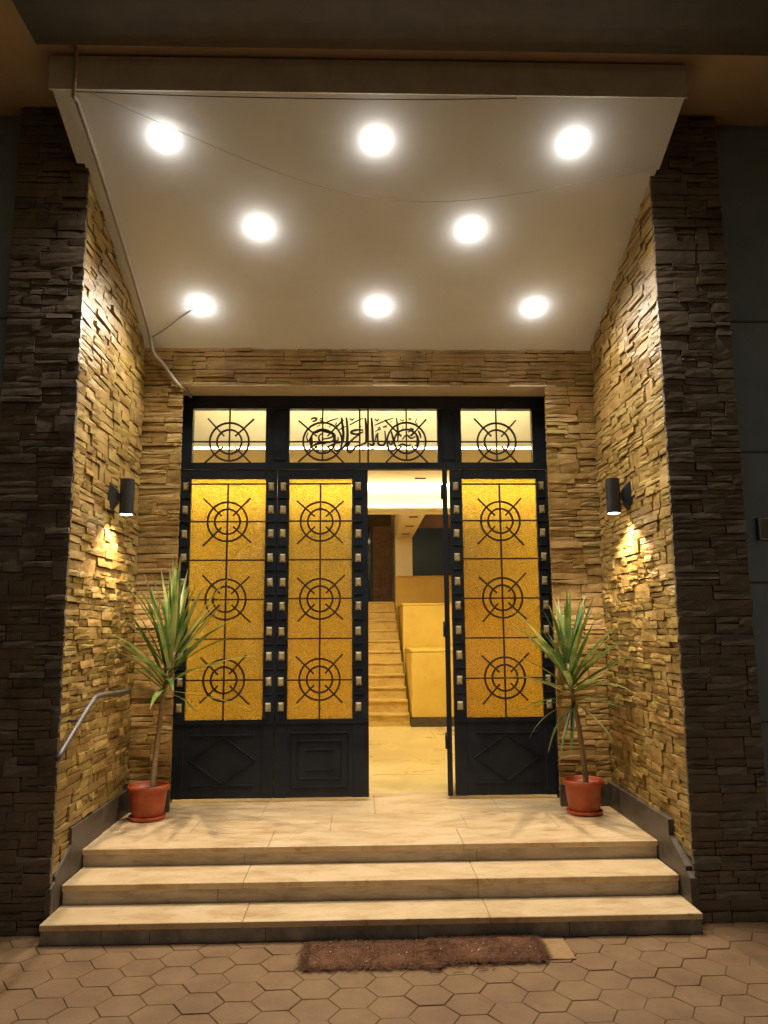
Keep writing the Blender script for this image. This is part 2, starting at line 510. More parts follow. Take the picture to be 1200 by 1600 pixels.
# ------------------------------------------------------------------ stone cladding
def stone_geo(u0, u1, v0, v1, d, rn):
    """one rough-faced ledge stone: local u, v, depth"""
    nx, ny = (4 if (u1 - u0) > 0.11 else 3), 3
    vs_, fs_ = [], []
    j = lambda a: rn.uniform(-a, a)
    tilt_u, tilt_v = j(0.0035), j(0.004)
    jl, jr, jt, jb = j(0.006), j(0.006), j(0.005), j(0.005)
    for b in range(ny):
        for a in range(nx):
            fu, fv = a / (nx - 1), b / (ny - 1)
            edge = (a in (0, nx - 1)) or (b in (0, ny - 1))
            u = u0 + (u1 - u0) * fu + (0 if edge else j(0.008)) + (jl if a == 0 and b == 2 else 0) + (jr if a == nx - 1 and b == 2 else 0)
            v = v0 + (v1 - v0) * fv + (j(0.0025) if edge else j(0.008)) + (jt * fu if b == 2 else 0) + (jb * fu if b == 0 else 0)
            dd = d + tilt_u * (fu - 0.5) * 2 + tilt_v * (fv - 0.5) * 2 + j(0.0018) - (0.0022 if edge else 0.0)
            vs_.append((u, v, max(0.003, dd)))
    for b in range(ny - 1):
        for a in range(nx - 1):
            fs_.append((b * nx + a, b * nx + a + 1, (b + 1) * nx + a + 1, (b + 1) * nx + a))
    ring = [a for a in range(nx)] + [b * nx + nx - 1 for b in range(1, ny)] + [(ny - 1) * nx + a for a in range(nx - 2, -1, -1)] + [b * nx for b in range(ny - 2, 0, -1)]
    n0 = len(vs_)
    for r in ring:
        u, v, _ = vs_[r]
        vs_.append((u, v, -0.012))
    k = len(ring)
    for i in range(k):
        fs_.append((ring[i], n0 + i, n0 + (i + 1) % k, ring[(i + 1) % k]))
    return vs_, fs_

def stone_layout(u0, u1, v0, v1, rn, wmin=0.11, wmax=0.28, hmin=0.07, hmax=0.12):
    """random ledge-stone coursing as rectangles"""
    out = []
    v = v0
    while v < v1 - 0.01:
        h = min(rn.uniform(hmin, hmax), v1 - v)
        if v1 - v - h < 0.03:
            h = v1 - v
        u = u0
        while u < u1 - 0.005:
            w = min(rn.uniform(wmin, wmax), u1 - u)
            if u1 - u - w < 0.05:
                w = u1 - u
            p = rn.random()
            rows = 1 if (p < 0.09 or h < 0.05) else (2 if (p < 0.60 or h < 0.085) else 3)
            cuts = [0.0]
            for r in range(1, rows):
                cuts.append(r / rows + rn.uniform(-0.13, 0.13) / rows * 1.4)
            cuts.append(1.0)
            for r in range(rows):
                a, b = v + h * cuts[r], v + h * cuts[r + 1]
                n = 2 if (w > 0.17 and rn.random() < (0.28 if rows > 1 else 0.3)) else 1
                s = rn.uniform(0.35, 0.65)
                for (c, d) in ([(0, s), (s, 1)] if n == 2 else [(0, 1)]):
                    out.append((u + w * c, u + w * d, a, b))
            u += w
        v += h
    return out

def clad(root, faces, seed, keep=None):
    """faces: (origin, u axis, v axis, normal, rect, skip). Largest stones in view become parts, the rest one part."""
    rn = random.Random(seed)
    stones = []
    for (org, ua, va, na, rect, opts) in faces:
        org, ua, va, na = Vector(org), Vector(ua), Vector(va), Vector(na)
        for (a, b, c, d) in stone_layout(*rect, rn, **opts.get('lay', {})):
            g = 0.0020
            depth = rn.choice([0.009, 0.012, 0.015, 0.018, 0.024]) + rn.uniform(-0.002, 0.003)
            v_, f_ = stone_geo(a + g, b - g, c + g, d - g, depth, rn)
            pts = [org + ua * p[0] + va * p[1] + na * p[2] for p in v_]
            mid = org + ua * (a + b) / 2 + va * (c + d) / 2
            if keep and not keep(mid, va * (d - c) / 2):
                continue
            ray = mid - CAM
            vis = (b - a) * (d - c) * max(0.02, -ray.normalized().dot(na)) / ray.length_squared
            stones.append((vis, mid, pts, f_, opts.get('mat', 'stone')))
    stones.sort(key=lambda s: -s[0])
    rest = {}
    for i, (vis, mid, pts, f_, mt) in enumerate(stones):
        if i < 295:
            me = bpy.data.meshes.new('stone')
            me.from_pydata([p - mid for p in pts], [], f_)
            me.materials.append(M[mt])
            o = bpy.data.objects.new('stone', me)
            COL.objects.link(o)
            o.location = mid
            attach(o, root)
        else:
            rest.setdefault(mt, MB()).add(pts, f_)
    for mt, mb in rest.items():
        tag(mb.build('stone_field', M[mt], root, fix=False), None, None, None, 'stuff')

STONE_TOP = 4.85
# left side wall: pier front + inner face
wl = MB().box(-2.115, WL, YP, 6.30, -0.05, 4.86).build('stone_side_wall', M['mortar'])
tag(wl, 'ochre stone-clad side wall with a handrail fixed to it', 'wall', 'stone-clad entrance walls')
below = lambda mid, hv: mid.z - hv.length < ceil_z(mid.y) + 0.05
def plinth_top(y): return 0.485 if y > 4.765 else (0.285 + (y - 4.545) * 0.5 if y > 4.545 else 0.25)
def keep_side(mid, hv):
    if mid.y > YP + 0.005:
        return below(mid, hv) and mid.z > plinth_top(mid.y) - 0.01
    return True
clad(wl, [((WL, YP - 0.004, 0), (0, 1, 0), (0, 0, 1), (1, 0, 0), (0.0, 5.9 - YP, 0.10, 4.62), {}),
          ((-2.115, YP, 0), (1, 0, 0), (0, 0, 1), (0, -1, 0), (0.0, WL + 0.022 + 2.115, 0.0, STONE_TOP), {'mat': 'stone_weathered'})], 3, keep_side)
wr = MB().box(WR, 2.285, YP, 6.30, -0.05, 4.86).build('stone_side_wall', M['mortar'])
tag(wr, 'ochre stone-clad side wall without handrail, beside the blue-grey plaster', 'wall', 'stone-clad entrance walls')
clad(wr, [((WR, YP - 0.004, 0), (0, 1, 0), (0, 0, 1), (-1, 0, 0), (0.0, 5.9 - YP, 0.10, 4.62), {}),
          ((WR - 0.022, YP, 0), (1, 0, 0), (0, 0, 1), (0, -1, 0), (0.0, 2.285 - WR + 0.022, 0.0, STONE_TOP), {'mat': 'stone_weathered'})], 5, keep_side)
# back wall: pilasters, reveals, lintel
JL, JR = -1.412, 1.494           # reveal cores
LZ = 3.505                       # lintel underside
wb = MB().box(WL - 0.1, JL - 0.07, YB, 6.33, 0.25, 4.3).box(JR + 0.07, WR + 0.1, YB, 6.33, 0.25, 4.3).box(JL - 0.07, JR + 0.07, YB, 6.33, LZ + 0.012, 4.3).build('stone_back_wall', M['mortar'])
tag(wb, 'ochre stone surround of pilasters and lintel framing the doors', 'wall', 'stone-clad entrance walls')
lay = dict(wmin=0.14, wmax=0.31, hmin=0.07, hmax=0.13)
clad(wb, [((WL, YB, 0), (1, 0, 0), (0, 0, 1), (0, -1, 0), (0.0, JL + 0.032 - WL, PZ, LZ), {'lay': lay}),
          ((JR - 0.032, YB, 0), (1, 0, 0), (0, 0, 1), (0, -1, 0), (0.0, WR - JR + 0.032, PZ, LZ), {'lay': lay}),
          ((WL, YB, 0), (1, 0, 0), (0, 0, 1), (0, -1, 0), (0.0, WR - WL, LZ + 0.004, 3.86), {'lay': dict(wmin=0.2, wmax=0.5, hmin=0.06, hmax=0.10)}),
          ((JL, YB - 0.004, 0), (-0.2425, 0.9701, 0), (0, 0, 1), (0.9701, 0.2425, 0), (0.0, 0.255, PZ, LZ), {'lay': lay}),
          ((JR, YB - 0.004, 0), (0.2425, 0.9701, 0), (0, 0, 1), (-0.9701, 0.2425, 0), (0.0, 0.255, PZ, LZ), {'lay': lay})], 8)
MB().box(JL - 0.06, JR + 0.06, YB - 0.012, 6.30, LZ - 0.002, LZ + 0.010).build('lintel_soffit', M['cream'], wb)

# blue-grey plaster beyond the piers
for (x0, x1, lab) in ((-9, -2.125, 'blue-grey plaster wall beyond the pier with the handrail side'), (2.295, 9, 'blue-grey plaster wall beyond the pier, with the small plaque')):
    w = MB().box(x0, x1, 4.60, 4.9, -0.05, 4.86).build('plaster_wall', M['blue_wall'])
    tag(w, lab, 'wall')
    for zz in (1.05, 1.86, 2.66, 3.5):
        MB().box(x0, x1, 4.592, 4.606, zz, zz + 0.012).build('groove_strip', M['dark_render'], w)
pl = empty('wall_plaque', (2.52, 4.58, 2.2))
tag(pl, 'small dark plaque with pale border on the blue-grey wall', 'plaque')
MB().box(2.395, 2.66, 4.576, 4.599, 2.12, 2.255).build('plate', M['black'], pl)
bd = MB()
ring = []
for (cx, cz, a0) in ((2.64, 2.24, 0), (2.415, 2.24, 90), (2.415, 2.135, 180), (2.64, 2.135, 270)):
    for k in range(4):
        a = R(a0 + k * 30)
        ring.append((cx + 0.010 * math.cos(a), 4.5745, cz + 0.010 * math.sin(a)))
bd.tube(ring + [ring[0]], 0.0022, 5)
bd.build('border', M['trim'], pl)

# ------------------------------------------------------------------ canopy: sloped ceiling, fascia, slab above
cz0, cz1, cy0, cy1 = ceil_z(4.036), ceil_z(5.96), 4.036, 5.96
def slopebox(x0, x1, y0, y1, t):
    z0, z1 = ceil_z(y0), ceil_z(y1)
    return MB().add([(x0, y0, z0), (x1, y0, z0), (x1, y1, z1), (x0, y1, z1), (x0, y0, z0 + t), (x1, y0, z0 + t), (x1, y1, z1 + t), (x0, y1, z1 + t)],
                    [(0, 1, 2, 3), (4, 7, 6, 5), (0, 4, 5, 1), (1, 5, 6, 2), (2, 6, 7, 3), (3, 7, 4, 0)])
ce = slopebox(-1.69, 1.87, 4.46, 5.96, 0.12).build('ceiling', M['ceiling'])
tag(ce, 'white sloped canopy ceiling with recessed lamps', None, None, 'structure')
ce2 = slopebox(-1.735, 1.885, 4.05, 4.462, 0.12).build('canopy_front', M['ceiling'], ce)
MB().box(-1.755, 1.90, 4.038, 4.0495, cz0 - 0.006, 4.845).build('fascia', M['fascia'], ce)
so = MB().box(-9, 9, 0.5, 6.3, 4.862, 5.05).build('soffit', M['ochre'])
tag(so, 'ochre soffit of the storey above', None, None, 'structure')
bmm = MB().box(-1.775, 9, 0.5, 3.90, 4.80, 4.86).build('soffit_beam', M['dark_render'])
tag(bmm, 'dark grey beam band above the canopy fascia', None, None, 'structure')

# ------------------------------------------------------------------ porch and steps
def slabs(root, name, x0, x1, y0, y1, z0, z1, cuts, mat, bevel=0.003):
    xs = [x0] + cuts + [x1]
    for a, b in zip(xs[:-1], xs[1:]):
        MB().box(a + 0.0012, b - 0.0012, y0, y1, z0 + random.uniform(-0.0006, 0.0006), z1 + random.uniform(-0.0008, 0.0008)).build(name, mat, root, bevel=bevel)
po = MB().box(XL - 0.02, XR + 0.02, Y1 + 0.03, 6.4, 0.0, PZ - 0.034).build('porch_floor', M['riser'])
tag(po, 'cream marble porch floor at the top of the steps', None, None, 'structure')
cut1 = [-0.56, 0.62]
slabs(po, 'slab', XL, XR, Y1, Y1 + 0.36, PZ - 0.032, PZ, cut1, M['marble'])
slabs(po, 'slab', XL - 0.02, XR + 0.02, Y1 + 0.362, Y1 + 0.80, PZ - 0.03, PZ - 0.0004, [-1.1, -0.2, 0.7, 1.3], M['marble'], 0.001)
slabs(po, 'slab', XL - 0.02, XR + 0.02, Y1 + 0.802, 6.45, PZ - 0.03, PZ - 0.0004, [-0.7, 0.1, 1.0], M['marble'], 0.001)
slabs(po, 'riser', XL + 0.004, XR - 0.004, Y1 + 0.018, Y1 + 0.035, S2, PZ - 0.034, [-0.7, 0.70], M['riser'], 0.001)
st = MB().box(XL - 0.01, XR + 0.01, Y3 + 0.06, Y1 + 0.03, -0.02, S3 - 0.034).box(XL - 0.01, XR + 0.01, Y2 + 0.06, Y1 + 0.03, S3 - 0.033, S2 - 0.034).build('entrance_steps', M['riser'])
tag(st, 'cream marble steps with grey risers below the porch', 'steps')
slabs(st, 'tread', XL + 0.005, XR - 0.005, Y2, Y1 + 0.03, S2 - 0.032, S2, [-0.66, 0.655], M['marble'])
slabs(st, 'riser', XL + 0.007, XR - 0.007, Y2 + 0.018, Y2 + 0.058, S3, S2 - 0.034, [-0.80, 0.66], M['riser'], 0.001)
slabs(st, 'tread', XL - 0.0, XR - 0.0, Y3, Y2 + 0.05, S3 - 0.032, S3, [-0.62, 0.68], M['marble'])
slabs(st, 'riser', XL + 0.002, XR - 0.002, Y3 + 0.018, Y3 + 0.058, -0.02, S3 - 0.034, [-1.35, -1.1, -0.5, 0.3, 1.1], M['riser_dirty'], 0.001)
# plinths
for sx, x0, x1, root in ((-1, WL, XL, wl), (1, XR, WR, wr)):
    def pl_(poly):
        n = len(poly)
        vs_ = [(x0, y, z) for (y, z) in poly] + [(x1, y, z) for (y, z) in poly]
        fs_ = [tuple(range(n)), tuple(range(n, 2 * n))] + [(i, (i + 1) % n, n + (i + 1) % n, n + i) for i in range(n)]
        MB().add(vs_, fs_).build('plinth_slab', M['plinth'], root, bevel=0.002)
    pl_([(4.765, S2 - 0.02), (5.33, S2 - 0.02), (5.33, 0.485), (4.765, 0.485)])
    pl_([(5.333, PZ - 0.03), (5.92, PZ - 0.03), (5.92, 0.487), (5.333, 0.487)])
    pl_([(4.545, S3 + 0.0), (4.762, S3 + 0.0), (4.762, 0.395), (4.545, 0.285)])
    pl_([(4.492, S3 - 0.02), (4.542, S3 - 0.02), (4.542, 0.262), (4.492, 0.235)])
MB().box(XL, JL + 0.032, YB - 0.034, YB - 0.002, PZ - 0.01, 0.472).build('plinth_slab', M['plinth'], wb)
MB().box(JR - 0.032, XR, YB - 0.034, YB - 0.002, PZ - 0.01, 0.472).build('plinth_slab', M['plinth'], wb)

# ------------------------------------------------------------------ doors
def flat_ring(r, t, n=28, d=0.012):
    """ring in the x-z plane, rectangular section"""
    vs_, fs_ = [], []
    for k in range(n):
        a = 2 * math.pi * k / n
        for (rr, yy) in ((r - t / 2, -d / 2), (r + t / 2, -d / 2), (r + t / 2, d / 2), (r - t / 2, d / 2)):
            vs_.append((rr * math.cos(a), yy, rr * math.sin(a)))
    for k in range(n):
        for j in range(4):
            fs_.append((k * 4 + j, ((k + 1) % n) * 4 + j, ((k + 1) % n) * 4 + (j + 1) % 4, k * 4 + (j + 1) % 4))
    return vs_, fs_
def make_mesh(name, v_, f_, mat):
    me = bpy.data.meshes.new(name)
    me.from_pydata(v_, [], f_)
    bm = bmesh.new()
    bm.from_mesh(me)
    bmesh.ops.recalc_face_normals(bm, faces=bm.faces)
    bm.to_mesh(me)
    bm.free()
    me.materials.append(mat)
    return me
RING_O = make_mesh('ring', *flat_ring(0.158, 0.015), M['iron'])
RING_I = make_mesh('ring', *flat_ring(0.100, 0.015), M['iron'])
sb_ = MB().box(0.062, 0.262, -0.006, 0.006, -0.0065, 0.0065)
SPOKE = make_mesh('spoke', sb_.v, sb_.f, M['iron'])
sb_ = MB().add([(-0.022, 0, -0.033), (0.022, 0, -0.033), (0.022, 0, 0.033), (-0.022, 0, 0.033), (-0.012, -0.014, -0.02), (0.012, -0.014, -0.02), (0.012, -0.014, 0.02), (-0.012, -0.014, 0.02)],
               [(4, 5, 6, 7), (0, 1, 5, 4), (1, 2, 6, 5), (2, 3, 7, 6), (3, 0, 4, 7)])
STUD = make_mesh('stud', sb_.v, sb_.f, M['stud'])

def wheel(root, x, y, z, top_r=0.262):
    wo = shared('wheel_ornament', RING_O, root, (x, y, z))
    shared('ring', RING_I, wo, (x, y, z), (0, random.uniform(0, 1), 0))
    for a in (45, 135, 225, 315):
        shared('spoke', SPOKE, wo, (x, y - 0.004, z), (0, -R(a + random.uniform(-4, 4)), 0), (random.uniform(0.93, 1.05), 1, 1))

def bar(root, x0, x1, z0, z1, y=YD - 0.010, d=0.012):
    MB().box(x0, x1, y - d / 2, y + d / 2, z0, z1).build('bar', M['iron'], root)

def moulding(root, a, b, y, t=0.012):
    a, b = Vector(a), Vector(b)
    dr = (b - a).normalized()
    nn = Vector((-dr.y, dr.x)) * t / 2
    c = [a - nn, b - nn, b + nn, a + nn]
    vs_ = [(p.x, y, p.y) for p in c] + [(p.x, y - 0.010, p.y) for p in [a - nn * 0.4, b - nn * 0.4, b + nn * 0.4, a + nn * 0.4]]
    MB().add(vs_, [(4, 5, 6, 7), (0, 1, 5, 4), (1, 2, 6, 5), (2, 3, 7, 6), (3, 0, 4, 7)]).build('moulding', M['door'], root)

DT, GB, GT, KB = 2.885, 0.925, 2.815, 0.345
def leaf(name, x0, x1, g0, g1, style, label, studs_x):
    root = empty(name, ((x0 + x1) / 2, YD, KB))
    tag(root, label, 'door', 'glazed entrance door leaves')
    f = MB()
    f.box(x0, g0, YD, YD + 0.045, KB, DT)
    f.box(g1, x1, YD, YD + 0.045, KB, DT)
    f.box(g0, g1, YD, YD + 0.045, GT, DT)
    f.build('frame', M['door'], root, bevel=0.003)
    k = MB().box(g0, g1, YD + 0.004, YD + 0.040, KB + 0.002, GB).build('kick_panel', M['door'], root)
    MB().box(x0 + 0.004, x1 - 0.004, YD - 0.008, YD + 0.001, GB - 0.030, GB - 0.012).build('rail', M['door'], root)
    MB().box(g0 + 0.001, g1 - 0.001, YD + 0.018, YD + 0.024, GB - 0.004, GT + 0.004).build('glass_pane', M['amber'], root)
    cx = (g0 + g1) / 2
    zc = [2.463, 1.848, 1.227]
    bar(root, cx - 0.0065, cx + 0.0065, GB - 0.012, GT - 0.05)
    for z in (GT - 0.05, zc[0], (zc[0] + zc[1]) / 2, zc[1], (zc[1] + zc[2]) / 2, zc[2]):
        dz = random.uniform(-0.004, 0.004)
        bar(root, g0 - 0.025, g1 + 0.025, z - 0.006 + dz, z + 0.006 + dz, YD - 0.0225)
    for z in zc:
        wheel(root, cx, YD - 0.013, z)
    for sx in studs_x:
        for i in range(10):
            z = 2.752 - i * 0.1925
            shared('stud', STUD, root, (sx + random.uniform(-0.002, 0.002), YD, z + random.uniform(-0.003, 0.003)), (0, random.uniform(-0.05, 0.05), 0))
            if i < 9:
                moulding(root, (sx - 0.036, z - 0.096), (sx + 0.036, z - 0.096), YD, 0.009)
    ym = YD + 0.004
    if style == 'diamond':
        zt, zb, hw = 0.80, 0.455, 0.24
        moulding(k, (cx - hw, zt + 0.012), (cx + hw, zt + 0.012), ym)
        moulding(k, (cx - hw, zb - 0.012), (cx + hw, zb - 0.012), ym)
        zm = (zt + zb) / 2
        for a, b in (((cx, zt), (cx + 0.25, zm)), ((cx + 0.25, zm), (cx, zb)), ((cx, zb), (cx - 0.25, zm)), ((cx - 0.25, zm), (cx, zt))):
            moulding(k, a, b, ym)
    else:
        for (hw, zt, zb) in ((0.22, 0.825, 0.425), (0.165, 0.765, 0.485), (0.105, 0.70, 0.55)):
            moulding(k, (cx - hw, zt), (cx + hw, zt), ym)
            moulding(k, (cx - hw, zb), (cx + hw, zb), ym)
            if hw > 0.12:
                moulding(k, (cx - hw, zb + 0.004), (cx - hw, zt - 0.004), ym, 0.007)
                moulding(k, (cx + hw, zb + 0.004), (cx + hw, zt - 0.004), ym, 0.007)
    return root
leaf('glazed_door_leaf', -1.435, -0.667, -1.355, -0.758, 'diamond', 'closed amber glass door leaf with diamond panel beside the handrail wall', (-1.397, -0.715))
leaf('glazed_door_leaf', -0.664, 0.062, -0.570, -0.066, 'rects', 'closed amber glass door leaf with nested rectangle panel, beside the doorway', (-0.617, -0.016))
leaf('glazed_door_leaf', 0.728, 1.512, 0.825, 1.430, 'diamond', 'amber glass door leaf with diamond panel, between doorway and bare wall', (0.775, 1.472))
# the fourth leaf stands open, seen nearly edge-on
ol = empty('open_door_leaf', (0.685, YD, KB))
tag(ol, 'dark door leaf swung open into the lobby, seen edge-on', 'door', 'glazed entrance door leaves')
f = MB()
f.box(0.0, 0.10, -0.02, 0.02, 0, DT - KB).box(0.56, 0.66, -0.02, 0.02, 0, DT - KB).box(0.10, 0.56, -0.02, 0.02, GT - KB, DT - KB).box(0.10, 0.56, -0.016, 0.016, 0.002, GB - KB)
fo = f.build('frame', M['door'], None, bevel=0.003)
go = MB().box(0.1, 0.56, -0.003, 0.003, GB - KB - 0.004, GT - KB + 0.004).build('glass_pane', M['amber'], None)
hs_ = [MB().tube([(-0.004, 0.024, z), (-0.004, 0.024, z + 0.12)], 0.010, 8).build('hinge', M['door'], None, smooth=True) for z in (0.35, 1.2, 2.3)]
for o_ in (fo, go, *hs_):
    o_.parent = ol
ol.rotation_euler = (0, 0, R(83.8))

# fixed frame with transom
fr = empty('door_frame', (0.05, YD, PZ))
tag(fr, 'blue-black steel door frame with clear transom panes and script', 'door frame')
T0, T1 = 2.946, 3.395
f = MB()
f.box(JL - 0.075, JR + 0.075, YD - 0.012, YD + 0.06, T1, LZ - 0.004)
f.box(JL - 0.075, JR + 0.075, YD - 0.012, YD + 0.06, DT + 0.006, T0)
f.box(JL - 0.075, -1.355, YD - 0.010, YD + 0.058, T0, T1)
f.box(1.412, JR + 0.075, YD - 0.010, YD + 0.058, T0, T1)
f.box(-0.765, -0.573, YD - 0.010, YD + 0.058, T0, T1)
f.box(0.633, 0.828, YD - 0.010, YD + 0.058, T0, T1)
f.box(JL - 0.075, -1.438, YD - 0.006, YD + 0.055, PZ, DT + 0.006)
f.box(1.515, JR + 0.075, YD - 0.006, YD + 0.055, PZ, DT + 0.006)
f.build('frame', M['door'], fr, bevel=0.003)
for (a, b) in ((-0.67, -0.63), (0.70, 0.735)):
    MB().box(a - 0.03, b + 0.03, YD - 0.02, YD - 0.0125, T0 + 0.02, T1 - 0.02).build('mullion_strip', M['door'], fr, bevel=0.002)
for (a, b) in ((-1.355, -0.765), (-0.573, 0.633), (0.828, 1.412)):
    MB().box(a - 0.004, b + 0.004, YD + 0.02, YD + 0.025, T0 - 0.004, T1 + 0.004).build('pane', M['clear'], fr)
tz = 3.118
def tbar(x0, x1, z0, z1, y=YD + 0.002): MB().box(x0, x1, y - 0.006, y + 0.006, z0, z1).build('bar', M['iron'], fr)
for (cx, a, b) in ((-1.058, -1.355, -0.765), (1.118, 0.828, 1.412)):
    tbar(a, b, tz - 0.006, tz + 0.006, YD - 0.004)
    tbar(cx - 0.006, cx + 0.006, tz - 0.158, T1)
    wheel(fr, cx, YD - 0.002, tz)
tbar(-0.573, 0.0, tz - 0.006, tz + 0.006, YD - 0.004)
tbar(0.07, 0.633, tz - 0.003, tz + 0.009, YD - 0.004)
for cx in (-0.304, 0.379):
    tbar(cx - 0.006, cx + 0.006, tz - 0.158, T1)
    wheel(fr, cx, YD - 0.002, tz + 0.004)
for cx in (-0.002, 0.066):
    tbar(cx - 0.007, cx + 0.007, T0, T1)
# script: pixel-free metric strokes, local s (m from pane left), t (m above pane bottom)
def px(pt, side):
    u = (450 if side == 0 else 570) + pt[0] / 10
    v = 640 + pt[1] / 10
    return (-0.573 + (u - 453) / 235.0 * 1.206, T1 - (v - 637) / 85.0 * 0.449)
STROKES = [
 (0, 34, [(850, 100), (868, 220), (880, 340), (880, 440), (850, 545)]),
 (0, 34, [(930, 100), (945, 250), (948, 400), (935, 510), (880, 580), (780, 645)]),
 (0, 16, [(560, 200), (680, 150), (800, 112)]),
 (0, 16, [(980, 222), (1090, 160), (1200, 110)]),
 (0, 14, [(790, 312), (860, 270), (930, 238)]),
 (0, 28, [(1200, 300), (1100, 298), (1020, 318), (1010, 350), (1100, 365), (1200, 330)]),
 (0, 30, [(1130, 370), (1040, 440), (960, 530), (945, 600), (985, 652), (1040, 610), (1090, 560), (1200, 525)]),
 (0, 26, [(440, 350), (520, 312), (620, 330), (740, 365), (680, 420), (560, 445)]),
 (0, 24, [(560, 345), (500, 390), (495, 450), (540, 492), (660, 492), (730, 460), (760, 380)]),
 (0, 22, [(410, 320), (382, 400), (385, 520), (350, 600), (300, 625), (280, 580)]),
 (0, 16, [(320, 340), (300, 410), (325, 480), (350, 430)]),
 (0, 24, [(390, 570), (440, 530), (520, 508), (600, 520)]),
 (0, 20, [(730, 400), (730, 460), (790, 470), (800, 410)]), (0, 12, [(765, 410), (765, 465)]),
 (0, 24, [(620, 575), (690, 545), (760, 510), (840, 500)]),
 (0, 22, [(740, 525), (738, 590), (775, 630), (830, 590), (850, 530)]),
 (0, 26, [(365, 130), (410, 108), (455, 118), (440, 150), (390, 165)]),
 (0, 14, [(505, 130), (525, 112), (545, 135), (525, 158), (505, 135)]), (0, 12, [(610, 105), (612, 135)]),
 (0, 14, [(780, 180), (760, 215), (790, 240), (765, 268)]),
 (0, 16, [(985, 112), (1020, 140), (1055, 112)]),
 (0, 14, [(470, 570), (450, 600), (480, 630), (500, 605)]), (0, 12, [(560, 640), (600, 630), (650, 590)]),
 (0, 14, [(360, 245), (420, 230)]), (0, 14, [(460, 245), (520, 215)]), (0, 14, [(650, 255), (690, 225)]),
 (0, 14, [(1170, 590), (1200, 610)]), (0, 14, [(1155, 235), (1170, 250)]),
 (1, 34, [(30, 105), (45, 250), (50, 430), (35, 500), (-20, 528)]),
 (1, 34, [(130, 105), (143, 260), (150, 420), (165, 510), (135, 545), (95, 512)]),
 (1, 22, [(240, 345), (205, 390), (192, 470)]),
 (1, 28, [(228, 350), (228, 440), (240, 520), (290, 548), (338, 520), (355, 450), (342, 310)]),
 (1, 28, [(440, 305), (465, 400), (480, 470), (440, 525), (388, 490)]),
 (1, 24, [(385, 530), (392, 600), (430, 640), (490, 615), (530, 570)]),
 (1, 24, [(530, 105), (545, 230), (552, 380), (548, 490)]),
 (1, 16, [(180, 225), (340, 155), (490, 105)]),
 (1, 16, [(185, 120), (220, 152), (250, 118)]), (1, 14, [(310, 232), (330, 258), (348, 232), (364, 256), (380, 205)]),
 (1, 14, [(190, 330), (235, 295), (270, 290), (255, 252), (232, 285)]),
 (1, 20, [(710, 335), (760, 310), (800, 285), (740, 270)]), (1, 18, [(740, 390), (800, 345), (830, 330)]),
 (1, 22, [(620, 450), (690, 380), (760, 430), (830, 400)]), (1, 24, [(550, 560), (620, 525), (700, 550), (760, 530)]),
 (1, 24, [(810, 565), (855, 530), (858, 430), (840, 380)]), (1, 24, [(875, 310), (905, 370), (915, 430)]),
 (1, 12, [(865, 115), (835, 170), (870, 212)]), (1, 12, [(720, 108), (762, 125), (720, 142)]), (1, 12, [(588, 128), (630, 152), (655, 122)]),
 (1, 16, [(85, 622), (150, 600), (215, 570)]), (1, 18, [(276, 608), (294, 612)]), (1, 14, [(570, 365), (612, 400)]),
 (1, 14, [(-20, 632), (25, 622)]), (1, 14, [(860, 585), (905, 570)]), (1, 12, [(630, 235), (625, 310)]), (1, 12, [(430, 180), (460, 155)]),
]
sc_ = MB()
for (side, wd, pts) in STROKES:
    P = [px(p, side) for p in pts]
    C = curve_pts([(a, 0, b) for a, b in P], 5) if len(P) > 2 else [Vector((a, 0, b)) for a, b in P]
    n = len(C)
    hw = wd / 10 / 195.0 / 2 * 1.2
    vs_, fs_ = [], []
    for i, c in enumerate(C):
        t = (C[min(i + 1, n - 1)] - C[max(i - 1, 0)]).normalized()
        nn = Vector((-t.z, 0, t.x))
        q = i / max(1, n - 1)
        w = hw * (0.45 + 0.62 * math.sin(math.pi * min(1, 0.12 + 0.8 * q)))
        for (s, yy) in ((-1, -0.004), (1, -0.004), (1, 0.004), (-1, 0.004)):
            p = c + nn * w * s
            vs_.append((p.x, YD + 0.012 + yy, p.z))
    for i in range(n - 1):
        for j in range(4):
            fs_.append((i * 4 + j, i * 4 + (j + 1) % 4, (i + 1) * 4 + (j + 1) % 4, (i + 1) * 4 + j))
    fs_ += [(0, 1, 2, 3), tuple((n - 1) * 4 + j for j in (3, 2, 1, 0))]
    sc_.add(vs_, fs_)
tag(sc_.build('script_lettering', M['script'], fr), 'black calligraphic script in the middle transom')

# ------------------------------------------------------------------ canopy downlights
nrm = Vector((0, -0.448, -1)).normalized()
rotq = nrm.to_track_quat('-Z', 'Y')
RIM = MB().lathe([(0.049, -0.0048), (0.060, -0.0042), (0.080, 0.0006)], 28)
LENS = MB().lathe([(0.0005, -0.030), (0.016, -0.0285), (0.032, -0.022), (0.044, -0.013), (0.050, -0.0062), (0.0505, 0.001)], 28)
rim_me = make_mesh('trim_ring', RIM.v, RIM.f, M['trim'])
lens_me = make_mesh('lens', LENS.v, LENS.f, M['lens'])
for me_ in (lens_me,):
    me_.polygons.foreach_set('use_smooth', [True] * len(me_.polygons))
DL = [(-1.165, 4.304, 'front row lamp nearest the pale conduit pipe'), (0.103, 4.304, 'middle lamp of the front row'), (1.298, 4.304, 'front row lamp farthest from the conduit pipe'),
      (-0.670, 4.877, 'middle row lamp on the conduit side'), (0.747, 4.877, 'middle row lamp away from the conduit'),
      (-1.178, 5.501, 'back row lamp with a loose wire beside the conduit'), (0.138, 5.501, 'middle lamp of the back row above the doors'), (1.305, 5.501, 'back row lamp farthest from the conduit pipe')]
